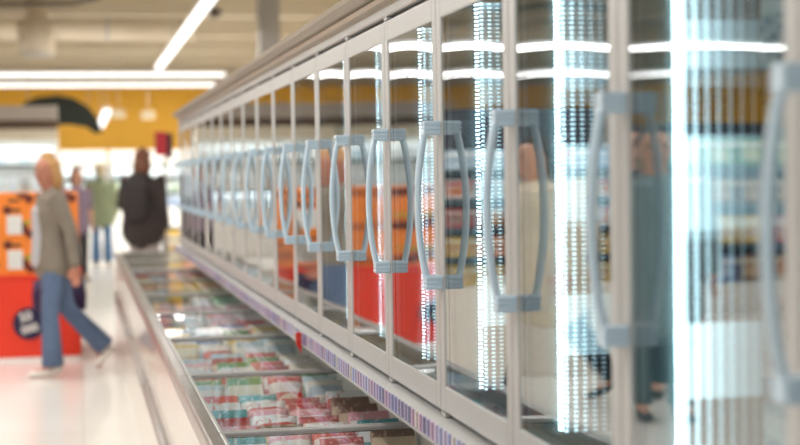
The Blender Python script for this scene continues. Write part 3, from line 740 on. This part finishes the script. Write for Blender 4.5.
def person(label, loc, rz, H, pose, look, sex='f'):
    J = {k: Vector(v) for k, v in BASE.items()}
    for k, v in pose.items(): J[k] = Vector(v)
    t = empty('person', loc, rz, label, 'person'); t.scale = (H / 1.7,) * 3
    def part(name, mb, mat, vox=.011, sm=5):
        me = fuse(mb, vox, sm); me.materials.append(mat)
        o = bpy.data.objects.new(name, me); C.objects.link(o); o.parent = t; return o
    hd = J['head']; up = (hd - J['neck']).normalized()
    hdr = look.get('face', 0.); Rh = Matrix.Rotation(hdr, 4, 'Z')
    def hp(x, y, z): return hd + Rh @ Vector((x, y, z))
    # --- body
    b = MB()
    sk = look.get('skin', '#d9a284')
    fw = Rh @ Vector((1, 0, 0))
    b.loft([hp(0, -.035, -.115), hp(0, -.028, -.085), hp(0, -.012, -.04), hp(0, 0, .01), hp(0, .008, .055), hp(0, .01, .09), hp(0, .01, .112)],
           [(.022, .02), (.046, .05), (.06, .078), (.07, .09), (.074, .094), (.06, .078), (.03, .04)], fw, 18)
    b.loft([hp(0, -.09, .018), hp(0, -.108, -.015), hp(0, -.102, -.028)], [.008, .014, .012], fw, 8)                # nose
    for s in (-1, 1): b.ell(hp(.075 * s, .01, -.005), (.012, .02, .032), 10)                                         # ears
    b.loft([J['neck'] - Vector((0, 0, .03)), (J['neck'] + hd) / 2 + Vector((0, .01, -.02)), hd - up * .05], [.058, .05, .052])
    b.loft([J['hip'] - Vector((0, 0, .06)), J['hip'] + Vector((0, 0, .04)), J['waist'], J['chest'], J['chest'] * .35 + J['neck'] * .65, J['neck']],
           [(.15, .1), (.155, .105), (.125, .09), (.155, .11), (.13, .08), (.06, .06)])
    for s in 'LR':
        sh, el, wr, ha = J['sh' + s], J['el' + s], J['wr' + s], J['ha' + s]
        b.loft([J['neck'] * .4 + sh * .6 - Vector((0, 0, .03)), sh, sh.lerp(el, .4), el, el.lerp(wr, .35), wr], [.05, .05, .043, .036, .036, .024])
        hv = (ha - wr).normalized(); side = hv.cross(Vector((1, 0, 0)))
        side = (Vector((0, 1, 0)) - hv * hv.y).normalized(); nrm = hv.cross(side)
        b.loft([wr, wr + hv * .05, wr + hv * .09], [(.026, .018), (.036, .016), (.036, .014)], side, 12)
        sg = 1 if s == 'L' else -1
        for q, (o_, ln) in enumerate(((-.030, .07), (-.010, .08), (.011, .075), (.030, .058))):
            p0 = wr + hv * .085 + side * o_; crl = nrm * sg * .018
            b.loft([p0, p0 + hv * ln * .5 + crl * .3, p0 + hv * ln + crl], [.0098, .009, .0078], side, 8)
        th = wr + hv * .03 - side * .028
        b.loft([th, th + hv * .035 - side * .022, th + hv * .07 - side * .026], [.012, .011, .009], side, 8)
        hp_, kn, an, to = J['hp' + s], J['kn' + s], J['an' + s], J['to' + s]
        b.loft([hp_, hp_.lerp(kn, .35), kn, kn.lerp(an, .35), an], [.085, .078, .052, .05, .034])
        b.loft([an, an.lerp(to, .45) - Vector((0, 0, .012)), to], [.036, .034, .026])
    body = fuse(b, .009, 3); body.materials.append(pbr('skin_' + sk[1:], sk, .5, 0, .04, 12))
    o = bpy.data.objects.new('body', body); C.objects.link(o); o.parent = t
    # --- face
    ey = MB()
    for s in (-1, 1): ey.ell(hp(.03 * s, -.083, .012), (.012, .007, .006), 10)
    ey.build('eyes', pbr('eye_dark', '#2b1d18', .3), t, smooth=True)
    bw = MB()
    for s in (-1, 1): bw.loft([hp(.015 * s, -.09, .03), hp(.045 * s, -.08, .031)], [.004, .003], (0, 0, 1), 6)
    bw.build('eyebrows', pbr('brow_' + look['hair'][1:], look['hair'], .8), t, smooth=True)
    MB().ell(hp(0, -.088, -.055), (.024, .008, .007), 10).build('mouth', pbr('lip', '#b0605a', .4), t, smooth=True)
    # --- hair
    h = MB()
    h.loft([hp(0, .045, -.03), hp(0, .03, .03), hp(0, .018, .075), hp(0, .015, .115)], [(.066, .062), (.08, .086), (.08, .094), (.05, .06)], fw, 16)
    if look.get('long'):
        for s in (-1, 1): h.loft([hp(.06 * s, .02, .07), hp(.076 * s, .035, .0), hp(.078 * s, .045, -.08), hp(.066 * s, .05, -.13)], [(.018, .04), (.02, .045), (.022, .045), (.016, .025)], fw, 10)
        h.loft([hp(0, .06, .04), hp(0, .085, -.04), hp(0, .08, -.13), hp(0, .06, -.17)], [(.075, .045), (.08, .04), (.075, .035), (.05, .02)], fw, 14)
    if look.get('messy'):
        for k in range(16):
            a = k * 2.4; e = .3 + .8 * ((k * 37) % 10) / 10
            h.ell(hp(.085 * math.cos(a) * math.cos(e), .02 + .09 * math.sin(a) * math.cos(e), .03 + .1 * math.sin(e)), (.026, .026, .024), 8)
    part('hair', h, pbr('hair_' + look['hair'][1:], look['hair'], .6, 0, .2, 40, .4), .009, 3)
    # --- trousers
    tr = MB(); fl = look.get('flare', .06)
    tr.loft([J['hip'] - Vector((0, 0, .06)), J['hip'] + Vector((0, 0, .02)), J['waist'] - Vector((0, 0, .05))], [(.165, .115), (.17, .12), (.14, .105)])
    for s in 'LR':
        hp_, kn, an = J['hp' + s], J['kn' + s], J['an' + s]
        tr.loft([hp_ + Vector((0, 0, .03)), hp_.lerp(kn, .4), kn, kn.lerp(an, .5), an + (kn - an).normalized() * .0], [.098, .09, .068, (fl + .066) / 2, fl], n=16, cap=False)
    part('trousers', tr, pbr('cloth_' + look['legs'][1:], look['legs'], .85, 0, .1, 18, .3))
    # --- top
    j = MB(); hem = look.get('hem', .12); g = look.get('bulk', .018)
    j.loft([J['hip'] - Vector((0, 0, hem)), J['hip'] + Vector((0, 0, .02)), J['waist'], J['chest'], J['chest'] * .35 + J['neck'] * .65, J['neck'] + Vector((0, .01, .0))],
           [(.18 + g, .125 + g), (.165 + g, .115 + g), (.14 + g, .1 + g), (.165 + g, .115 + g), (.145 + g, .09 + g), (.066, .066)])
    for s in 'LR':
        sh, el, wr = J['sh' + s], J['el' + s], J['wr' + s]
        e_ = look.get('sleeve', .95)
        j.loft([J['neck'] * .4 + sh * .6 - Vector((0, 0, .03)), sh, sh.lerp(el, .45), el, el.lerp(wr, e_)], [.06, .062 + g * .5, .055 + g * .5, .048 + g * .4, .038 + g * .4])
    if look.get('collar'):
        j.loft([J['neck'] + Vector((0, .01, -.01)), J['neck'] + Vector((0, .012, .035))], [.075, .07])
    if look.get('hood'):
        j.ell(J['neck'] + Vector((0, .1, -.01)), (.12, .06, .06), 12)
    part('jacket', j, pbr('cloth_' + look['top'][1:], look['top'], .85, 0, .1, 14, .3))
    if look.get('shirt'):
        sm = MB(); sm.loft([J['hip'] + Vector((0, -.115, -.03)), J['waist'] + Vector((0, -.105, 0)), J['chest'] + Vector((0, -.115, 0)), J['neck'] + Vector((0, -.035, -.04))], [(.085, .05), (.08, .045), (.075, .04), (.035, .03)])
        part('shirt', sm, pbr('cloth_' + look['shirt'][1:], look['shirt'], .8, 0, .05, 14))
    # --- shoes
    for s in 'LR':
        an, to = J['an' + s], J['to' + s]; dr = (to - an); dr.z = 0
        q = MB(); back = an - dr.normalized() * .045
        dn = Vector((0, 0, -.04))
        q.loft([back + dn * .6, an + dn, an.lerp(to, .5) + dn * .5, to + dr.normalized() * .02], [(.036, .034), (.04, .042), (.044, .032), (.036, .022)], (1, 0, 0), 12)
        part('shoe', q, pbr('shoe_' + look['shoes'][1:], look['shoes'], .5), .008, 2)
    if look.get('backpack'):
        bp = MB(); c = J['chest'] + Vector((0, .19, -.03))
        bp.loft([c + Vector((0, .01, -.22)), c + Vector((0, .0, -.1)), c + Vector((0, 0, .08)), c + Vector((0, -.02, .17))], [(.15, .08), (.17, .1), (.16, .09), (.1, .05)], n=16)
        part('backpack', bp, pbr('cloth_bag', look['backpack'], .7, 0, .1, 20, .3))
        st = MB()
        for s in (-1, 1): st.loft([c + Vector((.09 * s, -.05, .15)), c + Vector((.1 * s, -.17, .19)), c + Vector((.1 * s, -.32, .06)), c + Vector((.11 * s, -.27, -.15))], [(.022, .008)] * 4)
        part('backpack_strap', st, pbr('cloth_bag', look['backpack'], .7), .008, 2)
    return t
# 1 woman walking left through the aisle (facing -X => rz = -90deg)
wk = dict(hip=(0, 0, .91), hpL=(.088, 0, .88), knL=(.09, -.05, .47), anL=(.09, -.035, .085), toL=(.09, -.19, .03),
          hpR=(-.088, .01, .88), knR=(-.09, .13, .50), anR=(-.09, .42, .19), toR=(-.09, .36, .045),
          head=(0, -.03, 1.565), elR=(-.22, .10, 1.12), wrR=(-.23, .07, .87), haR=(-.23, .06, .79),
          elL=(.215, .09, 1.12), wrL=(.225, .12, .86), haL=(.225, .12, .78))
person('blonde woman in a taupe blazer and flared blue jeans walking left past the red stand', (-.2, 11.55, 0), -PI / 2 + .25, 1.66, wk,
       dict(hair='#c4935a', long=True, legs='#5d6f8c', top='#857a6c', shirt='#b9b6b8', shoes='#e8e2d8', flare=.085, hem=.07, face=.45, skin='#b87a62'))
# tote bag, held in her far hand
t = empty('tote_bag', (-.16, 11.55 + .34, 0), 0, 'dark purple tote bag hanging from the hand of the woman in taupe', 'bag')
b = MB(); b.loft([(0, 0, .46), (0, 0, .58), (0, 0, .70)], [(.2, .06), (.205, .055), (.19, .03)], (1, 0, 0), 20, cap=False)
b.build('pouch', pbr('purple_bag', '#35204a', .6), t, smooth=True)
MB().box(-.14, -.08, -.064, -.058, .45, .66).build('side_patch', pbr('maroon_patch', '#7a2248', .6), t)
b = MB()
for s in (-1, 1): b.loft([(.03, .02 * s, .665), (.08, .02 * s, .74), (.13, 0.01 * s, .775), (.16, .02 * s, .74), (.17, .02 * s, .665)], [.007] * 5, (0, 1, 0), 8)
b.build('bag_handle', pbr('purple_bag', '#35204a', .6), t, smooth=True)
# 2 person in green jacket, back to camera
person('person in a pale green jacket and blue jeans standing with back turned down the aisle', (.37, 25.5, 0), PI, 1.70, {},
       dict(hair='#cdb892', legs='#5b7ea6', top='#8f9876', shoes='#6a5d50', hem=.1, bulk=.075, flare=.09, collar=True))
# 3 person in dark jacket with backpack
person('person with messy brown hair, dark jacket and backpack beyond the end chest freezer', (.72, 17.2, 0), PI - .5, 1.78, dict(wrL=(.2, -.25, 1.02), haL=(.2, -.32, 1.0), elL=(.24, .0, 1.12)),
       dict(hair='#6b3f28', messy=True, long=True, legs='#9a8f8a', top='#2f2624', shoes='#3a3330', hem=.1, bulk=.075, hood=True, flare=.1, backpack='#241d1c'))
# 4 small person between
person('person in a mauve top with bare arm, half hidden behind the woman in taupe', (-.02, 22, 0), .4, 1.62, dict(elR=(-.25, -.05, 1.16), wrR=(-.28, -.2, .98), haR=(-.28, -.26, .96)),
       dict(hair='#5c3a2c', long=True, legs='#3a3436', top='#8d7a8c', shoes='#4a4444', sleeve=.1))
# 5-7 people left of the camera's view, mirrored in the near doors
st = dict(hpL=(.088, 0, .89), knL=(.09, -.18, .52), anL=(.09, -.3, .09), toL=(.09, -.45, .05), knR=(-.09, .1, .48), anR=(-.09, .34, .13), toR=(-.09, .24, .03))
person('person in a long beige coat and black trousers striding, mirrored in the near door', (-1.27, 9.3, 0), PI / 2 - .3, 1.68, st,
       dict(hair='#3a2a22', long=True, legs='#1e2430', top='#e8d9c0', shoes='#26282c', hem=.28, bulk=.05, flare=.055))
person('person in a dark navy jacket and black trousers, mirrored beside the near mullion', (-1.96, 9.3, 0), .5, 1.75, {},
       dict(hair='#2a2220', legs='#1d2633', top='#22364a', shoes='#1e1e22', shirt='#a03a3e', bulk=.03))
person('person in a grey-green coat standing, mirrored in the nearest big door', (-1.72, 8.4, 0), .2, 1.72, {},
       dict(hair='#4a4038', legs='#4d6266', top='#73878a', shoes='#30363a', hem=.3, bulk=.03))

# ------------------------------------------------------------------ light and view
w = bpy.data.worlds.new('world'); bpy.context.scene.world = w; w.use_nodes = True
w.node_tree.nodes['Background'].inputs[0].default_value = (.97, .98, 1., 1); w.node_tree.nodes['Background'].inputs[1].default_value = .9
# rows of daylight-white lamps in the strip fixtures, with an unseen added pair on the right
def area(loc, sx, sy, pw, col=(1, .985, .97)):
    l = bpy.data.lights.new('lamp_light', 'AREA'); l.shape = 'RECTANGLE'; l.size = sx; l.size_y = sy; l.energy = pw; l.color = col
    o = bpy.data.objects.new('lamp_light', l); C.objects.link(o); o.location = loc; return o
for x, y0, y1, z, pw in ((-3.2, 1, 19, 3.93, 290), (-7.5, 1, 19, 3.93, 250), (1.87, 1, 17, 3.93, 210), (-.9, 1, 17, 4.13, 200), (1.87, 19, 35, 3.93, 200)):
    area((x, (y0 + y1) / 2, z - .005), .2, y1 - y0, pw)
for y, x0, x1, pw in ((29, -14, -2.4, 250), (37.3, -14, 3.6, 220), (41.5, -3.3, 3.7, 220)):
    area(((x0 + x1) / 2, y, 3.925), x1 - x0, .2, pw)
for x in (5.0, 7.4): area((x, 33, 3.89), .2, 20, 420)  # lamps of the added hidden pair, for the back wall
sc = bpy.context.scene
sc.view_settings.view_transform = 'Standard'; sc.view_settings.look = 'None'; sc.view_settings.gamma = 1; sc.view_settings.use_curve_mapping = False
sc.view_settings.exposure = 0.22
cy = sc.cycles
cy.use_denoising = True; cy.max_bounces = 12; cy.transparent_max_bounces = 24; cy.glossy_bounces = 8; cy.diffuse_bounces = 4
cy.caustics_reflective = True; cy.sample_clamp_indirect = 6; cy.sample_clamp_direct = 0
